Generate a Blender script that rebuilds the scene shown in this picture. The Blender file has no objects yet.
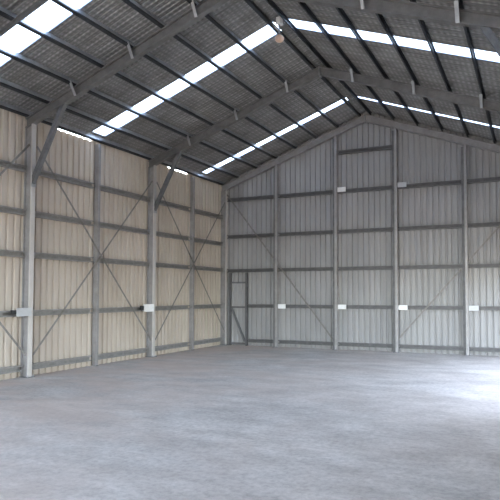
import bpy, bmesh, math, random
from mathutils import Vector
random.seed(4)
COL = bpy.context.scene.collection

# ------------------------------------------------------------------ sizes of the shed (metres)
W = 9.4975            # inner width, left wall x=0, right wall x=W
D = 15.426            # inner face of the end gable wall
BAY = 3.8167          # portal frame spacing
FR = [D] + [D - k * BAY + .05 for k in range(1, 6)]          # portal frame positions, FR[0] is the gable
S = W / 5            # gable mullion spacing
Y0 = FR[5]           # open front end
HE, KS = 4.9335, 0.3575 # rafter underside at the columns, roof slope
COLD = 0.20          # column depth
RD, PD = 0.20, 0.13  # vertical depth of rafter and of purlin
ORD = ['first', 'second', 'third', 'fourth', 'fifth', 'sixth', 'seventh', 'eighth']

def zu(x):                       # rafter underside
    return HE + KS * (min(x, W - x) - COLD)
def zroof(x):                    # inside face of the roof sheeting
    return zu(x) + RD + PD

# ------------------------------------------------------------------ materials
def new_mat(name):
    m = bpy.data.materials.new(name); m.use_nodes = True
    nt = m.node_tree; b = nt.nodes['Principled BSDF']
    return m, nt, b
def noisy(name, c1, c2, scale=3, detail=6, rough=0.5, metal=0.0, bump=0.0, stretch=(1, 1, 1), c3=None, bscale=40):
    m, nt, b = new_mat(name)
    tc = nt.nodes.new('ShaderNodeTexCoord'); mp = nt.nodes.new('ShaderNodeMapping')
    mp.inputs['Scale'].default_value = stretch
    n = nt.nodes.new('ShaderNodeTexNoise'); n.inputs['Scale'].default_value = scale; n.inputs['Detail'].default_value = detail
    n.inputs['Roughness'].default_value = 0.62
    r = nt.nodes.new('ShaderNodeValToRGB')
    r.color_ramp.elements[0].position = 0.33; r.color_ramp.elements[0].color = (*c1, 1)
    r.color_ramp.elements[1].position = 0.67; r.color_ramp.elements[1].color = (*c2, 1)
    if c3:
        e = r.color_ramp.elements.new(0.5); e.color = (*c3, 1)
    L = nt.links.new
    L(tc.outputs['Object'], mp.inputs['Vector']); L(mp.outputs['Vector'], n.inputs['Vector'])
    L(n.outputs['Fac'], r.inputs['Fac']); L(r.outputs['Color'], b.inputs['Base Color'])
    b.inputs['Roughness'].default_value = rough; b.inputs['Metallic'].default_value = metal
    if bump:
        n2 = nt.nodes.new('ShaderNodeTexNoise'); n2.inputs['Scale'].default_value = bscale; n2.inputs['Detail'].default_value = 4
        bp = nt.nodes.new('ShaderNodeBump'); bp.inputs['Strength'].default_value = bump; bp.inputs['Distance'].default_value = 0.01
        L(tc.outputs['Object'], n2.inputs['Vector']); L(n2.outputs['Fac'], bp.inputs['Height']); L(bp.outputs['Normal'], b.inputs['Normal'])
    return m

M = {}
M['steel'] = noisy('galvanised_steel', (.33, .33, .335), (.44, .44, .44), 9, 5, .42, .55)
M['column'] = noisy('lit_column_steel', (.50, .46, .42), (.62, .585, .55), 5, 5, .45, .15, stretch=(1, 1, .3))  # paler column steel for the inner flanges, side light put into the colour
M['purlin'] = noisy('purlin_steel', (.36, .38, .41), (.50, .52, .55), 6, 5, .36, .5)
M['rafter'] = noisy('rafter_steel', (.17, .16, .155), (.25, .24, .23), 5, 5, .45, .4)
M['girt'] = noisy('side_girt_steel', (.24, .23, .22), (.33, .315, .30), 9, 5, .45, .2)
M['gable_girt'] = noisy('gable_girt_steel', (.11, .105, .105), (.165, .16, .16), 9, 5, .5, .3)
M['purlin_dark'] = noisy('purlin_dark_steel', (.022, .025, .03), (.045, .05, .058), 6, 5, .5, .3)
M['dark'] = noisy('brace_steel', (.13, .13, .135), (.20, .20, .20), 8, 4, .5, .4)
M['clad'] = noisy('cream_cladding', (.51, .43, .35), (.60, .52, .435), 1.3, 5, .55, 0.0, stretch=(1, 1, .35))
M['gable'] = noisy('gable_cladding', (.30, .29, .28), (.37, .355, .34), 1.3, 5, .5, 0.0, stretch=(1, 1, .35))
M['mullion'] = noisy('mullion_steel', (.27, .255, .245), (.36, .34, .33), 5, 5, .45, .15)
M['strap'] = noisy('strap_steel', (.20, .185, .17), (.28, .26, .24), 8, 4, .5, .3)
M['black'] = noisy('black_rubber', (.02, .02, .02), (.035, .035, .035), 10, 2, .6)
M['white'] = noisy('white_plate', (.86, .85, .82), (.93, .92, .90), 20, 2, .5)
M['shade'] = noisy('peach_glass', (.75, .48, .33), (.85, .60, .45), 12, 2, .35)
M['ground'] = noisy('pale_gravel', (.13, .12, .10), (.20, .185, .16), 2, 8, .95, bump=.3)
M['outer'] = noisy('outer_steel', (.5, .5, .5), (.58, .58, .58), 2, 3, .5)

def floor_material():
    m, nt, b = new_mat('concrete_floor'); L = nt.links.new
    tc = nt.nodes.new('ShaderNodeTexCoord')
    mp = nt.nodes.new('ShaderNodeMapping'); mp.inputs['Scale'].default_value = (.8, 1.0, 1)
    L(tc.outputs['Object'], mp.inputs['Vector'])
    def noise(sc, det, src, ro=.65):
        n = nt.nodes.new('ShaderNodeTexNoise'); n.inputs['Scale'].default_value = sc; n.inputs['Detail'].default_value = det
        n.inputs['Roughness'].default_value = ro; L(src, n.inputs['Vector']); return n.outputs['Fac']
    def ramp(src, a, ca, bb, cb):
        r = nt.nodes.new('ShaderNodeValToRGB'); e = r.color_ramp.elements
        e[0].position = a; e[0].color = (*ca, 1); e[1].position = bb; e[1].color = (*cb, 1)
        L(src, r.inputs['Fac']); return r.outputs['Color']
    def mix(kind, fac, a, c):
        x = nt.nodes.new('ShaderNodeMix'); x.data_type = 'RGBA'; x.blend_type = kind
        if isinstance(fac, float): x.inputs['Factor'].default_value = fac
        else: L(fac, x.inputs['Factor'])
        L(a, x.inputs['A']); L(c, x.inputs['B']); return x.outputs['Result']
    base = ramp(noise(1.0, 8, mp.outputs['Vector']), .32, (.53, .49, .455), .68, (.70, .66, .62))
    fine = ramp(noise(16, 5, tc.outputs['Object'], .75), .3, (.58, .57, .56), .58, (1, 1, 1))
    streak = nt.nodes.new('ShaderNodeMapping'); streak.inputs['Scale'].default_value = (.9, 1.5, 1)
    L(tc.outputs['Object'], streak.inputs['Vector'])
    st = ramp(noise(1.4, 6, streak.outputs['Vector']), .40, (.76, .75, .74), .60, (1, 1, 1))
    c = mix('MULTIPLY', .75, base, fine); c = mix('MULTIPLY', .9, c, st)
    # reddish dust lying in the half of the floor next to the left wall, in blotches
    dust = ramp(noise(.55, 5, mp.outputs['Vector']), .38, (0, 0, 0), .58, (1, 1, 1))
    rgb = nt.nodes.new('ShaderNodeRGB'); rgb.outputs[0].default_value = (.62, .49, .41, 1)
    sx = nt.nodes.new('ShaderNodeSeparateXYZ'); L(tc.outputs['Object'], sx.inputs[0])
    mr = nt.nodes.new('ShaderNodeMapRange'); mr.inputs[1].default_value = 7.0; mr.inputs[2].default_value = 0.5
    mr.inputs[3].default_value = 0.12; mr.inputs[4].default_value = .75; L(sx.outputs['X'], mr.inputs[0])
    mu = nt.nodes.new('ShaderNodeMath'); mu.operation = 'MULTIPLY'
    bw = nt.nodes.new('ShaderNodeRGBToBW'); L(dust, bw.inputs[0]); L(bw.outputs[0], mu.inputs[0]); L(mr.outputs[0], mu.inputs[1])
    c = mix('MIX', mu.outputs[0], c, rgb.outputs[0])
    L(c, b.inputs['Base Color']); b.inputs['Roughness'].default_value = .8
    bp = nt.nodes.new('ShaderNodeBump'); bp.inputs['Strength'].default_value = .25; bp.inputs['Distance'].default_value = .01
    L(noise(22, 5, tc.outputs['Object']), bp.inputs['Height']); L(bp.outputs['Normal'], b.inputs['Normal'])
    return m
M['floor'] = floor_material()

def lining_material():
    # foil insulation behind a fine safety mesh
    m, nt, b = new_mat('foil_lining'); L = nt.links.new
    tc = nt.nodes.new('ShaderNodeTexCoord')
    n = nt.nodes.new('ShaderNodeTexNoise'); n.inputs['Scale'].default_value = 2.2; n.inputs['Detail'].default_value = 7
    L(tc.outputs['Object'], n.inputs['Vector'])
    r = nt.nodes.new('ShaderNodeValToRGB'); e = r.color_ramp.elements
    e[0].position = .32; e[0].color = (.25, .24, .23, 1); e[1].position = .68; e[1].color = (.37, .36, .35, 1)
    L(n.outputs['Fac'], r.inputs['Fac'])
    wv = nt.nodes.new('ShaderNodeTexWave'); wv.wave_type = 'BANDS'; wv.bands_direction = 'Y'; wv.inputs['Scale'].default_value = 4.4; wv.inputs['Distortion'].default_value = .6
    L(tc.outputs['Object'], wv.inputs['Vector'])
    w2 = nt.nodes.new('ShaderNodeTexWave'); w2.wave_type = 'BANDS'; w2.bands_direction = 'X'; w2.inputs['Scale'].default_value = 3.2; w2.inputs['Distortion'].default_value = 1.5
    L(tc.outputs['Object'], w2.inputs['Vector'])
    mm = nt.nodes.new('ShaderNodeMath'); mm.operation = 'MULTIPLY'; L(wv.outputs['Fac'], mm.inputs[0]); L(w2.outputs['Fac'], mm.inputs[1])
    r2 = nt.nodes.new('ShaderNodeValToRGB'); r2.color_ramp.elements[0].color = (.74, .74, .74, 1); r2.color_ramp.elements[1].color = (1.2, 1.2, 1.2, 1); L(mm.outputs[0], r2.inputs['Fac'])
    x = nt.nodes.new('ShaderNodeMix'); x.data_type = 'RGBA'; x.blend_type = 'MULTIPLY'; x.inputs['Factor'].default_value = 1
    L(r.outputs['Color'], x.inputs['A']); L(r2.outputs['Color'], x.inputs['B']); L(x.outputs['Result'], b.inputs['Base Color'])
    b.inputs['Metallic'].default_value = .45; b.inputs['Roughness'].default_value = .5
    bp = nt.nodes.new('ShaderNodeBump'); bp.inputs['Strength'].default_value = .5; bp.inputs['Distance'].default_value = .03
    n2 = nt.nodes.new('ShaderNodeTexNoise'); n2.inputs['Scale'].default_value = 6; n2.inputs['Detail'].default_value = 4
    L(tc.outputs['Object'], n2.inputs['Vector']); L(n2.outputs['Fac'], bp.inputs['Height']); L(bp.outputs['Normal'], b.inputs['Normal'])
    return m
M['lining'] = lining_material()

def translucent_material():
    m, nt, b = new_mat('translucent_sheet'); L = nt.links.new
    nt.nodes.remove(b); out = nt.nodes['Material Output']
    tr = nt.nodes.new('ShaderNodeBsdfTranslucent'); tr.inputs['Color'].default_value = (.36, .42, .50, 1)
    tp = nt.nodes.new('ShaderNodeBsdfTransparent'); tp.inputs['Color'].default_value = (.93, .95, .97, 1)
    mx = nt.nodes.new('ShaderNodeMixShader'); mx.inputs[0].default_value = .04
    L(tr.outputs[0], mx.inputs[1]); L(tp.outputs[0], mx.inputs[2]); L(mx.outputs[0], out.inputs['Surface'])
    return m
M['sky_sheet'] = translucent_material()

# ------------------------------------------------------------------ mesh helpers
def mesh_obj(name, bm, mat, parent=None, loc=None):
    """link bm (built in world coordinates) as one object whose origin is loc"""
    bmesh.ops.recalc_face_normals(bm, faces=bm.faces)
    base = Vector(loc) if loc is not None else Vector((0, 0, 0))
    if base.length: bmesh.ops.translate(bm, verts=bm.verts, vec=-base)
    me = bpy.data.meshes.new(name); bm.to_mesh(me); bm.free(); me.materials.append(M[mat])
    o = bpy.data.objects.new(name, me); COL.objects.link(o)
    if parent is not None:
        o.parent = parent; o.location = base - parent.location
    else:
        o.location = base
    return o
def tag(o, label, cat, group=None):
    o['label'] = label; o['category'] = cat
    if group: o['group'] = group
    return o
def empty(name, loc, label, cat, group=None):
    o = bpy.data.objects.new(name, None); COL.objects.link(o); o.location = loc; o.empty_display_size = .2
    return tag(o, label, cat, group)
def struct(o): o['kind'] = 'structure'; return o

def box(bm, a, b):
    x0, y0, z0 = a; x1, y1, z1 = b
    v = [bm.verts.new(p) for p in ((x0,y0,z0),(x1,y0,z0),(x1,y1,z0),(x0,y1,z0),(x0,y0,z1),(x1,y0,z1),(x1,y1,z1),(x0,y1,z1))]
    for f in ((0,3,2,1),(4,5,6,7),(0,1,5,4),(1,2,6,5),(2,3,7,6),(3,0,4,7)): bm.faces.new([v[i] for i in f])
def prism(bm, prof, p0, p1, up, cut0=None, cut1=None):
    """extrude a closed 2D profile (u, v) from p0 to p1; v points along up; cuts are (point, normal) planes"""
    p0, p1 = Vector(p0), Vector(p1); t = (p1 - p0).normalized(); v = Vector(up); v = (v - t * v.dot(t)).normalized(); u = t.cross(v)
    rings = []
    for p, cut in ((p0, cut0), (p1, cut1)):
        ring = []
        for a, b in prof:
            q = p + u * a + v * b
            if cut:
                c, n = Vector(cut[0]), Vector(cut[1]); q = q + t * ((c - q).dot(n) / t.dot(n))
            ring.append(bm.verts.new(q))
        rings.append(ring)
    n = len(prof)
    for i in range(n): bm.faces.new((rings[0][i], rings[0][(i+1) % n], rings[1][(i+1) % n], rings[1][i]))
    bm.faces.new(rings[0][::-1]); bm.faces.new(rings[1])
def i_prof(w, h, tf, tw):        # I section, u in +-w/2, v in 0..h
    a, c = w/2, tw/2
    return [(-a,0),(a,0),(a,tf),(c,tf),(c,h-tf),(a,h-tf),(a,h),(-a,h),(-a,h-tf),(-c,h-tf),(-c,tf),(-a,tf)]
def c_prof(w, h, t, lip):        # C section: web at u=0, flanges to u=w, v in 0..h
    return [(0,0),(w,0),(w,lip),(w-t,lip),(w-t,t),(t,t),(t,h-t),(w-t,h-t),(w-t,h-lip),(w,h-lip),(w,h),(0,h)]
def l_prof(a, t):
    return [(0,0),(a,0),(a,t),(t,t),(t,a),(0,a)]
def flip(prof): return [(-u, v) for u, v in prof]

# ------------------------------------------------------------------ cladding
def rib_positions(a, b, pitch, depth, rib=.055, slope=.018):
    """list of (position, inward offset) for trapezoid ribs between a and b"""
    out = [(a, 0.0)]; n = max(1, round((b - a) / pitch)); p = (b - a) / n
    for i in range(n):
        s = a + (i + .5) * p
        out += [(s - rib/2 - slope, 0), (s - rib/2, depth), (s + rib/2, depth), (s + rib/2 + slope, 0)]
    out.append((b, 0.0)); return out
def sheet(bm, stations, lo, hi, thick=.05):
    """stations: (inner point lower, inner point upper, outward vector); closed slab with ribbed inner face"""
    ins0 = [bm.verts.new(s[0]) for s in stations]; ins1 = [bm.verts.new(s[1]) for s in stations]
    o0 = [bm.verts.new(s[2]) for s in stations]; o1 = [bm.verts.new(s[3]) for s in stations]
    for i in range(len(stations) - 1):
        bm.faces.new((ins0[i], ins0[i+1], ins1[i+1], ins1[i])); bm.faces.new((o0[i], o1[i], o1[i+1], o0[i+1]))
        bm.faces.new((ins0[i], o0[i], o0[i+1], ins0[i+1])); bm.faces.new((ins1[i], ins1[i+1], o1[i+1], o1[i]))
    bm.faces.new((ins0[0], ins1[0], o1[0], o0[0])); bm.faces.new((ins0[-1], o0[-1], o1[-1], ins1[-1]))

WALL_T = .06
def side_wall(bm, xin, sgn, y0, y1, z0, z1):
    """wall sheeting with its inner face at xin; sgn=+1 points into the room"""
    st = []
    for y, d in rib_positions(y0, y1, .16, .036, .045, .014):
        # ribs stand outward, pans face in
        x = xin - sgn * d
        st.append(((x, y, z0), (x, y, z1), (xin - sgn * WALL_T, y, z0), (xin - sgn * WALL_T, y, z1)))
    sheet(bm, st, 0, 0)

strips = [(13.97, 14.22), (9.46, 9.87), (6.08, 6.55), (2.2, 2.7), (-1.6, -1.1)]      # skylight strips, the first nearest the gable

EAVE = zroof(0)
# left wall; the sheets stop short of the roof beside the nearer halves of two bays, where daylight shows
bm = bmesh.new()
gaps = [(8.45, 9.60), (12.45, 13.42)]
cur = Y0
for g0, g1 in sorted(gaps):
    side_wall(bm, 0, 1, cur, g0, 0, EAVE); side_wall(bm, 0, 1, g0, g1, 0, EAVE - .125); cur = g1
side_wall(bm, 0, 1, cur, D, 0, EAVE)
struct(mesh_obj('wall_left', bm, 'clad'))
# right wall: closed in the two bays at the gable end, open doorway with a header in the near bays
OPEN_Y0, OPEN_Y1, OPEN_H = 8.4, 14.8, 2.5
bm = bmesh.new()
side_wall(bm, W, -1, OPEN_Y1, D, 0, EAVE); side_wall(bm, W, -1, OPEN_Y0, OPEN_Y1, OPEN_H, EAVE); side_wall(bm, W, -1, Y0, OPEN_Y0, 0, EAVE)
struct(mesh_obj('wall_right', bm, 'clad'))
# gable wall
def gable(bm, yin, sgn, z0=None):
    st = []
    pos = [(x, d) for x, d in rib_positions(0, W, .165, .036, .045, .014)]
    pos.append((W/2, 0)) if all(abs(p[0]-W/2) > 1e-4 for p in pos) else None
    pos.sort()
    for x, d in pos:
        y = yin + sgn * d; zb = 0 if z0 is None else z0
        st.append(((x, y, zb), (x, y, zroof(x)), (x, yin + sgn * WALL_T, zb), (x, yin + sgn * WALL_T, zroof(x))))
    sheet(bm, st, 0, 0)
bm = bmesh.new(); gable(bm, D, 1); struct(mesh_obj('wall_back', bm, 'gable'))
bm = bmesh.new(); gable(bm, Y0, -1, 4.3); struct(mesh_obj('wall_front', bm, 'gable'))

# roof lining with openings for the skylights
def roof_slab(bm, side, y0, y1, xa, xb, depth=.016, pitch=.10, th=.05):
    """side 0 left slope, 1 right slope; xa, xb measured from the side wall"""
    st = []
    for y, d in rib_positions(y0, y1, pitch, depth, .03, .012):
        P = []
        for xx, off in ((xa, d), (xb, d), (xa, th), (xb, th)):
            x = xx if side == 0 else W - xx
            P.append((x, y, zroof(xx) + off))
        st.append(tuple(P))
    sheet(bm, st, 0, 0)
bm = bmesh.new()
RC = .15                                  # half width of the ridge strip
for side in (0, 1):
    cur = Y0
    for a, b in sorted(strips):
        roof_slab(bm, side, cur, a, -.06, W/2 - RC); roof_slab(bm, side, b - .0, b + .001, -.06, W/2 - RC) if False else None
        # short solid piece at the eave end of every strip
        b = b if side == 0 or a < 13 else a + .15
        roof_slab(bm, side, a, b, -.06, .12); cur = b
    roof_slab(bm, side, cur, D + WALL_T, -.06, W/2 - RC)
    roof_slab(bm, side, Y0, D + WALL_T, W/2 - RC, W/2)
struct(mesh_obj('ceiling', bm, 'lining'))

bayname = ['beyond the far portal frame', 'between the two portal frames', 'before the near portal frame',
           'in the bay above the open side', 'in the front bay']
for k, (a, b) in enumerate(strips):
    for side in (0, 1):
        bm = bmesh.new(); b_ = b if side == 0 or k else a + .15
        roof_slab(bm, side, a + .002, b_ - .002, .122, W/2 - RC - .002, .0, .14, .003)
        o = mesh_obj('skylight_panel', bm, 'sky_sheet', None, ((.122 if side == 0 else W - .122), a, zroof(.122)))
        tag(o, 'translucent skylight strip, %s roof slope, %s' % (('left', 'right')[side], bayname[k]), 'skylight', 'skylight strips')

# ------------------------------------------------------------------ floor and ground outside
bm = bmesh.new(); box(bm, (-.06, Y0 - .3, -.12), (W + .3, D + .06, 0)); struct(mesh_obj('floor', bm, 'floor'))
bm = bmesh.new(); box(bm, (-40, -60, -.4), (60, 60, -.12)); struct(mesh_obj('ground', bm, 'ground'))

# ------------------------------------------------------------------ portal frames
fname = ['gable end', 'far', 'near', 'third', 'fourth', 'front']
def side_word(s): return ('left', 'right')[s]
def mx(s, x): return x if s == 0 else W - x
GIRT_Z = [.18, 1.23, 2.37, 3.19, 4.04]

for k in range(6):
    fy = FR[k] if k else D - .10
    if k == 5: fy += .12
    elif k: fy -= .02
    w = .10 if k else .12
    for s in (0, 1):
        # column
        o = empty('steel_column', (mx(s, .12), fy, 0), '', 'column', 'portal frame columns')
        if k == 0: o['label'] = 'galvanised corner column where the gable wall meets the %s wall' % side_word(s)
        else: o['label'] = 'galvanised steel column on the %s wall carrying the %s portal frame' % (side_word(s), fname[k])
        bm = bmesh.new(); ca = (mx(s, COLD), fy, HE - .002); cn = Vector((-KS if s == 0 else KS, 0, 1))
        a_ = w/2; hh = COLD - .005
        prism(bm, [(-a_, 0), (a_, 0), (a_, .022), (.015, .022), (.015, hh - .022), (-.015, hh - .022), (-.015, .022), (-a_, .022)], (mx(s, .004), fy, .012), (mx(s, .004), fy, 5), (1 if s == 0 else -1, 0, 0), None, (ca, cn))
        mesh_obj('shaft', bm, 'mullion', o, (mx(s, .12), fy, .012))
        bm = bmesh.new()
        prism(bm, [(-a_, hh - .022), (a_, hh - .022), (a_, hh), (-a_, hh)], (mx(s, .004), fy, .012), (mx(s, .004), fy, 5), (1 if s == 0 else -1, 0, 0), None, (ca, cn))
        c = mesh_obj('lit_inner_flange', bm, 'column', o, (mx(s, .12), fy, .012)); c['label'] = 'inner flange, coloured pale as if lit'  # same steel as the shaft, made paler to imitate light on this face
        bm = bmesh.new(); xs = sorted((mx(s, .003), mx(s, COLD + .04))); box(bm, (xs[0], fy - w/2 - .03, 0), (xs[1], fy + w/2 + .03, .014)); mesh_obj('base_plate', bm, 'dark', o, (mx(s, .12), fy, 0))
        for bx_, by_ in ((COLD + .02, -w/2 - .015), (COLD + .02, w/2 + .015)):
            bm = bmesh.new(); bmesh.ops.create_cone(bm, cap_ends=True, segments=6, radius1=.014, radius2=.014, depth=.03)
            bmesh.ops.translate(bm, verts=bm.verts, vec=(mx(s, bx_), fy + by_, .029)); mesh_obj('anchor_bolt', bm, 'steel', o, (mx(s, bx_), fy + by_, .014))
        # rafter
        r = empty('steel_rafter', (mx(s, .3), fy, zu(.3)), '', 'rafter', 'portal frame rafters')
        r['label'] = ('galvanised rafter against the gable wall, %s of the ridge' if k == 0 else 'galvanised steel rafter of the ' + fname[k] + ' portal frame, %s of the ridge') % side_word(s)
        th = math.atan(KS); dz = RD * math.cos(th)
        bm = bmesh.new()
        prism(bm, i_prof(w, dz, .022, .03), (mx(s, 0), fy, zu(0)), (W/2, fy, zu(W/2)), (0, 0, 1), ((mx(s, .005), 0, 0), (1, 0, 0)), ((W/2 - (.001 if s == 0 else -.001), 0, 0), (1, 0, 0)))
        mesh_obj('beam', bm, 'rafter' if k else 'mullion', r, (mx(s, .3), fy, zu(.3)))
        # ridge joint plate
        bm = bmesh.new(); xs = sorted((W/2 + (-.006 if s == 0 else .006), W/2 + (-.016 if s == 0 else .016)))
        box(bm, (xs[0], fy - w/2 - .01, zu(W/2) - .03), (xs[1], fy + w/2 + .01, zu(W/2) + RD - .02)); mesh_obj('joint_plate', bm, 'steel', r, (xs[0], fy, zu(W/2)))
        # fly braces down from every second purlin
        if k:
            for q in (3, 5, 1) if k < 5 else ():
                xx = W/2 - (.12 + .6665 * q)
                bm = bmesh.new(); ps = (1 if s == 0 else -1)
                prism(bm, l_prof(.06, .008), (mx(s, xx) - .03 * ps, fy - w/2 - .006, zu(xx) - .01), (mx(s, xx) - .03 * ps, fy - w/2 - .15, zu(xx) + RD + .03), (ps, 0, 0))
                mesh_obj('fly_brace', bm, 'steel', r, (mx(s, xx), fy - w/2, zu(xx)))
        # knee brace
        if k:
            b0 = Vector((mx(s, COLD), fy, 3.82)); xe = .95; b1 = Vector((mx(s, xe), fy, zu(xe)))
            o = empty('knee_brace', b0, 'dark steel knee brace joining the %s wall column and rafter of the %s portal frame' % (side_word(s), fname[k]), 'brace', 'knee braces')
            bm = bmesh.new()
            prism(bm, [(-.04,-.045),(.04,-.045),(.04,.045),(-.04,.045)], b0, b1, (1, 0, 0), ((mx(s, COLD + .002), 0, 0), (1, 0, 0)), ((mx(s, xe), fy, zu(xe) - .003), (-KS if s == 0 else KS, 0, 1)))
            mesh_obj('bar', bm, 'dark', o, b0)
            bm = bmesh.new(); xs = sorted((mx(s, COLD + .001), mx(s, COLD + .012))); box(bm, (xs[0], fy - .06, 3.69), (xs[1], fy + .06, 3.77)); mesh_obj('end_plate', bm, 'steel', o, (xs[0], fy, 3.73))

# ------------------------------------------------------------------ purlins
PX = [.12 + .6665 * q for q in range(7)] + [W/2 - .09]
for s in (0, 1):
    for q, off in enumerate(PX):
        xx = W/2 - off; th = math.atan(KS); sg = 1 if s == 0 else -1
        up = Vector((-KS * sg, 0, 1)).normalized()
        prof = c_prof(.055, PD * math.cos(th) - .006, .006, .018) if s == 0 else c_prof(.038, PD * math.cos(th) - .045, .006, .018)
        # t = +y, v = up, u = t x v = (+x side); web uphill
        if s == 0: prof = flip(prof)
        z = zu(xx) + RD + (.04 if s else 0)
        bm = bmesh.new(); prism(bm, prof, (mx(s, xx), Y0 + .01, z + .003), (mx(s, xx), D - .004, z + .003), up)
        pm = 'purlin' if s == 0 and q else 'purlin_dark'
        if q == 7: lab = 'eave purlin running along the top of the %s wall' % side_word(s)
        elif q == 0: lab = 'dark ridge purlin on the %s side of the roof peak' % side_word(s)
        else: lab = 'steel purlin, %s below the ridge purlin on the %s roof slope' % (ORD[q-1], side_word(s))
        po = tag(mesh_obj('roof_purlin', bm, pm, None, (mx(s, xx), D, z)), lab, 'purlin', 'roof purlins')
        if s == 0 and q:
            bm = bmesh.new(); prism(bm, [(-.058, -.006), (.004, -.006), (.004, .022), (-.058, -.0005)], (xx, Y0 + .01, z + .003), (xx, D - .004, z + .003), up)
            c = mesh_obj('bottom_flange', bm, 'purlin_dark', po, (xx, D, z)); c['label'] = 'dark bottom flange'

# bridging bar under the purlins beside the nearest visible skylight, with a thin hanging wire
yb = 5.88
bm = bmesh.new(); prism(bm, [(-.03,-.02),(.03,-.02),(.03,.02),(-.03,.02)], (.15, yb, zu(.15) + RD - .022), (W/2 - .1, yb, zu(W/2 - .1) + RD - .022), (0, 0, 1))
tag(mesh_obj('bridging_bar', bm, 'dark', None, (.15, yb, zu(.15) + RD)), 'dark bridging bar crossing under the purlins beside the nearest skylight strip', 'bracing bar')

# ------------------------------------------------------------------ left and right wall framing
def midmullion(s, y, which):
    o = empty('wall_mullion', (mx(s, .08), y, 0), 'narrow galvanised mullion on the %s wall, %s' % (side_word(s), which), 'wall post', 'side wall mullions')
    bm = bmesh.new(); prism(bm, c_prof(.07, .12, .008, .02), (mx(s, .004), y + .033, 0.0), (mx(s, .004), y + .033, zu(.0) + RD - .05), (1 if s == 0 else -1, 0, 0))
    mesh_obj('post', bm, 'mullion', o, (mx(s, .08), y, 0))
    bm = bmesh.new(); xs = sorted((mx(s, .125), mx(s, .17))); box(bm, (xs[0], y - .05, 0), (xs[1], y + .06, .012)); mesh_obj('base_cleat', bm, 'dark', o, (xs[0], y, 0))
def girt_side(s, ya, yb_, i, label):
    z = GIRT_Z[i]
    bm = bmesh.new(); x0 = mx(s, .002)
    # v along +x/-x (depth), opening to the room; u vertical
    h, d, t, lip = .115, .10, .008, .026
    prof = [(-h/2, 0), (h/2, 0), (h/2, d), (h/2 - lip, d), (h/2 - lip, d - t), (h/2 - t, d - t), (h/2 - t, t), (-h/2 + t, t), (-h/2 + t, d - t), (-h/2 + lip, d - t), (-h/2 + lip, d), (-h/2, d)]
    prism(bm, prof, (x0, ya, z), (x0, yb_, z), (1 if s == 0 else -1, 0, 0))
    return tag(mesh_obj('wall_girt', bm, 'girt', None, (mx(s, .05), ya, z)), label, 'girt', 'side wall girts')

lev = ['lowest', 'second', 'third', 'fourth', 'top']
for s in (0, 1):
    for k in range(0, 3):
        ym = (13.49, 9.64, 5.90)[k]
        if s == 1 and k == 2: continue
        midmullion(s, ym, ('in the bay next to the gable wall', 'between the near and far portal columns', 'before the near portal column')[k])
        hi = (FR[k] - .085) if k else D - .165
        lo = FR[k+1] + .085
        for i in range(5):
            girt_side(s, ym + .035, hi, i, '%s girt up the %s wall, from the bay mullion to the %s' % (lev[i], side_word(s), ('gable corner column', 'far portal column', 'near portal column')[k]))
            if k < 2: girt_side(s, lo, ym - .048, i, '%s girt up the %s wall, from the %s to the bay mullion beyond' % (lev[i], side_word(s), ('far portal column', 'near portal column')[k]))
            elif s == 0: girt_side(s, lo, ym - .048, i, '%s girt up the left wall in front of the nearest bay mullion' % lev[i])
        # strap cross bracing
        for up_ in (0, 1):
            z0, z1 = (.42, 4.52) if up_ else (4.52, .42)
            x = .112 + (.0 if up_ else .006) + .045
            bm = bmesh.new()
            prism(bm, [(-.003,-.02),(.003,-.02),(.003,.02),(-.003,.02)], (mx(s, x), lo, z0), (mx(s, x), hi, z1), (0, 0, 1))
            tag(mesh_obj('brace_strap', bm, 'strap', None, (mx(s, x), lo, z0)), 'thin diagonal strap %s towards the gable across the %s wall %s' % (('falling', 'rising')[up_], side_word(s), ('in the gable bay', 'between the portal columns', 'before the near portal column')[k]), 'brace', 'wall brace straps')

# white plates on the portal columns of the left wall, each with a dark bolt at its near end
for k, ya, yb_, z0, z1 in ((1, 11.23, 11.62, 1.16, 1.35), (2, 7.49, 7.83, 1.18, 1.34)):
    bm = bmesh.new(); box(bm, (COLD + .001, ya, z0), (COLD + .012, yb_, z1))
    o = tag(mesh_obj('joint_plate', bm, 'white' if k == 1 else 'outer', None, (COLD, ya, z0)), '%s rectangular plate across the %s portal column on the left wall' % (('white', 'pale grey')[k - 1], fname[k]), 'plate', 'white plates')
    bm = bmesh.new(); box(bm, (COLD - .09, ya - .05, z0 + .05), (COLD + .006, ya - .002, z1 - .04)); mesh_obj('clamp', bm, 'black', o, (COLD, ya - .05, z0 + .05))

# ------------------------------------------------------------------ gable wall framing
GZ = [.16, 1.235, 2.34, 3.42, 4.60, 5.75]
MXS = [1.925, 3.836, 5.596, 7.457]
def strip_label(i): return ('first', 'second', 'third', 'fourth')[i]
for i in range(4):
    x = MXS[i]
    o = empty('gable_mullion', (x + .02, D - .12, 0), 'tall galvanised mullion on the gable wall, %s from the left corner' % strip_label(i), 'wall post', 'gable wall mullions')
    bm = bmesh.new(); s_ = 1 if x < W/2 else -1
    prism(bm, flip(c_prof(.07, .20, .009, .02)), (x + .07, D - .004, 0), (x + .07, D - .004, 5), (0, -1, 0), None, ((x, D, zu(x) - .002), (-KS * s_, 0, 1)))
    mesh_obj('post', bm, 'mullion', o, (x, D - .1, 0))
    bm = bmesh.new(); box(bm, (x - .075, D - .13, 0), (x - .004, D - .004, zu(x) - .06)); c = mesh_obj('shade_strip', bm, 'gable_girt', o, (x, D - .1, 0)); c['label'] = 'dark strip standing in for shade beside the post'  # dark strip in place of the shade left of the post
    bm = bmesh.new(); box(bm, (x - .06, D - .25, 0), (x + .11, D - .206, .012)); mesh_obj('base_plate', bm, 'dark', o, (x, D - .23, 0))
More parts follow.
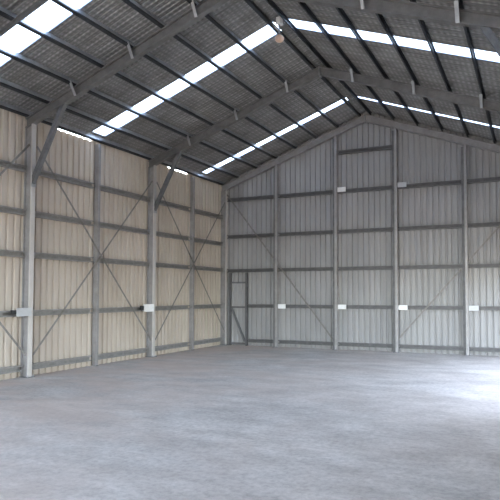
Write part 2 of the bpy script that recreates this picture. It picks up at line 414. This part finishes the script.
def gable_girt(xa, xb, z, label, plate=0):
    i_ = z > 3
    o = empty('gable_girt', (xa, D - .06, z), label, 'girt', 'gable wall girts')
    h, d, t, lip = .105, .10, .008, .026
    prof = [(-h/2, 0), (h/2, 0), (h/2, d), (h/2 - lip, d), (h/2 - lip, d - t), (h/2 - t, d - t), (h/2 - t, t), (-h/2 + t, t), (-h/2 + t, d - t), (-h/2 + lip, d - t), (-h/2 + lip, d), (-h/2, d)]
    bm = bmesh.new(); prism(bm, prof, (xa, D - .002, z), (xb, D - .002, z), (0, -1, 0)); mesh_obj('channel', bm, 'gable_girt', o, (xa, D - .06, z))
    if plate:
        bm = bmesh.new(); wd = .25 if plate == 1 else .22
        box(bm, (xa + .002, D - .120, z - .07 + (.05 if i_ else 0)), (xa + wd, D - .103, z + .065 + (.05 if i_ else 0))); grey = xa > 7 or (i_ and xa > 5); p = mesh_obj('end_plate', bm, 'outer' if grey else 'white', o, (xa, D - .11, z)); p['label'] = ('pale grey' if grey else 'white') + ' end plate'
for b in range(5):
    xa = MXS[b-1] + .0705 if b else .17; xb = MXS[b] - .0755 if b < 4 else W - .17
    for i, z in enumerate(GZ):
        if i == 5 and b != 2: continue
        if i == 4 and b in (0, 4): xa2, xb2 = xa, xb
        if b == 0 and i < 2: xa_ = .911
        else: xa_ = xa
        where = ('between the left corner and the first mullion', 'between the first and second mullions', 'between the second and third mullions under the peak', 'between the third and fourth mullions', 'between the fourth mullion and the right corner')[b]
        nm = ('floor-level', 'waist-high', 'third', 'fourth', 'fifth', 'topmost')[i]
        gable_girt(xa_, xb, z, '%s girt on the gable wall %s' % (nm, where), 1 if (i == 1 and b > 0) or (i == 4 and b in (2, 3)) else 0)
for up_ in (0, 1):
    y = D - .128
    a, b = ((.2, y, 4.78), (MXS[1] - .085, y, .30)) if not up_ else ((MXS[2] + .08, y, .38), (W - .2, y, 4.46))
    # the straps pass through slots in the mullion between, so build each in two runs
    o = empty('brace_strap', a, 'thin diagonal strap across the %s two bays of the gable wall' % ('left', 'right')[up_], 'brace', 'wall brace straps')
    A, B = Vector(a), Vector(b); cx = MXS[0 if not up_ else 3]
    for x0, x1 in ((A.x, cx - .085), (cx + .075, B.x)):
        pa = A.lerp(B, (x0 - A.x) / (B.x - A.x)); pb = A.lerp(B, (x1 - A.x) / (B.x - A.x))
        bm = bmesh.new(); prism(bm, [(-.003,-.022),(.003,-.022),(.003,.022),(-.003,.022)], pa, pb, (0, 0, 1)); mesh_obj('strap_run', bm, 'strap', o, pa)

# ------------------------------------------------------------------ personnel door in the gable corner
dx0, dx1, dh = .33, .86, 1.97
o = bpy.data.objects.new('door_1', None); COL.objects.link(o); o.location = (dx0, D - .05, 0); struct(o)
bm = bmesh.new(); st = []
for x, d in rib_positions(dx0 + .01, dx1 - .01, .17, .02):
    st.append(((x, D - .034 + d, .02), (x, D - .034 + d, dh), (x, D - .006, .02), (x, D - .006, dh)))
sheet(bm, st, 0, 0); mesh_obj('door_leaf', bm, 'gable', o, (dx0, D - .03, 0))
for n_, a, b in (('door_jamb', (dx0 - .05, D - .10, 0), (dx0, D - .004, 2.27)), ('door_jamb', (dx1, D - .10, 0), (dx1 + .05, D - .004, 2.27)),
                 ('door_rail', (dx0 + .002, D - .075, dh - .03), (dx1 - .002, D - .036, dh + .02)), ('door_rail', (dx0 + .002, D - .075, 1.17), (dx1 - .002, D - .036, 1.22)),
                 ('door_rail', (dx0 + .002, D - .075, .03), (dx1 - .002, D - .036, .09))):
    bm = bmesh.new(); box(bm, a, b); mesh_obj(n_, bm, 'gable_girt', o, a)
bm = bmesh.new(); prism(bm, [(-.02,-.03),(.02,-.03),(.02,.03),(-.02,.03)], (dx0 + .03, D - .056, 1.15), (dx1 - .03, D - .056, .12), (0, 0, 1)); mesh_obj('door_brace', bm, 'dark', o, (dx0, D - .06, 1.2))

# ------------------------------------------------------------------ lamp under the ridge
ly = 9.42; lx = W/2 + .0; lz = zroof(lx) - .09
o = empty('pendant_lamp', (lx, ly, lz), 'small peach-coloured lamp hanging under the ridge beside the middle skylight strip', 'lamp')
bm = bmesh.new(); box(bm, (lx - .04, ly - .06, lz - .07), (lx + .04, ly + .06, lz + .06)); mesh_obj('ceiling_box', bm, 'white', o, (lx, ly, lz))
bm = bmesh.new(); bmesh.ops.create_cone(bm, cap_ends=True, segments=12, radius1=.012, radius2=.012, depth=.22)
bmesh.ops.translate(bm, verts=bm.verts, vec=(lx, ly, lz - .17)); mesh_obj('stem', bm, 'dark', o, (lx, ly, lz - .17))
bm = bmesh.new(); bmesh.ops.create_uvsphere(bm, u_segments=24, v_segments=14, radius=.09)
bmesh.ops.scale(bm, verts=bm.verts, vec=(1, 1, .8)); bmesh.ops.translate(bm, verts=bm.verts, vec=(lx, ly, lz - .34))
sh = mesh_obj('lamp_globe', bm, 'shade', o, (lx, ly, lz - .34)); [setattr(p, 'use_smooth', True) for p in sh.data.polygons]

# ------------------------------------------------------------------ light: sky and sun outside
wd = bpy.data.worlds.new('sky'); bpy.context.scene.world = wd; wd.use_nodes = True
nt = wd.node_tree; bg = nt.nodes['Background']
sk = nt.nodes.new('ShaderNodeTexSky'); sk.sky_type = 'NISHITA'; sk.sun_disc = False
sk.sun_elevation = math.radians(52); sk.sun_rotation = math.radians(-20); sk.air_density = 1.0; sk.dust_density = 1.5
hs = nt.nodes.new('ShaderNodeHueSaturation'); hs.inputs['Saturation'].default_value = .6
nt.links.new(sk.outputs[0], hs.inputs['Color']); nt.links.new(hs.outputs[0], bg.inputs[0]); bg.inputs[1].default_value = .30
sl = bpy.data.lights.new('sun', 'SUN'); sl.energy = 5.0; sl.angle = math.radians(.6); sl.color = (1, .93, .83)
so = bpy.data.objects.new('sun', sl); COL.objects.link(so)
dirv = Vector((.25, -.62, -1.0)); so.rotation_euler = dirv.to_track_quat('-Z', 'Y').to_euler(); so.location = (5, 25, 30)
def portal(loc, rot, sx, sy):
    l = bpy.data.lights.new('portal', 'AREA'); l.shape = 'RECTANGLE'; l.size = sx; l.size_y = sy; l.cycles.is_portal = True
    p = bpy.data.objects.new('portal', l); COL.objects.link(p); p.location = loc; p.rotation_euler = rot
portal((W + .1, (OPEN_Y0 + OPEN_Y1)/2, OPEN_H/2), (0, math.pi/2, 0), OPEN_H, OPEN_Y1 - OPEN_Y0)
portal((W/2, Y0 - .2, 2.15), (math.pi/2, 0, 0), W, 4.3)

# ------------------------------------------------------------------ camera
cam = bpy.data.cameras.new('camera'); co = bpy.data.objects.new('camera', cam); COL.objects.link(co)
cam.sensor_width = 36; cam.sensor_fit = 'HORIZONTAL'; cam.lens = 554.86 / 500 * 36
cam.shift_x = (250 - 287.10) / 500; cam.shift_y = (271.27 - 250) / 500
co.location = (9.0845, 0, 1.6); co.rotation_euler = (math.pi/2 + .0413, 0, .4172); cam.clip_start = .05; cam.clip_end = 300
bpy.context.scene.camera = co
vs = bpy.context.scene.view_settings
vs.view_transform = 'Standard'; vs.look = 'None'; vs.gamma = 1; vs.use_curve_mapping = False; vs.exposure = 3.45
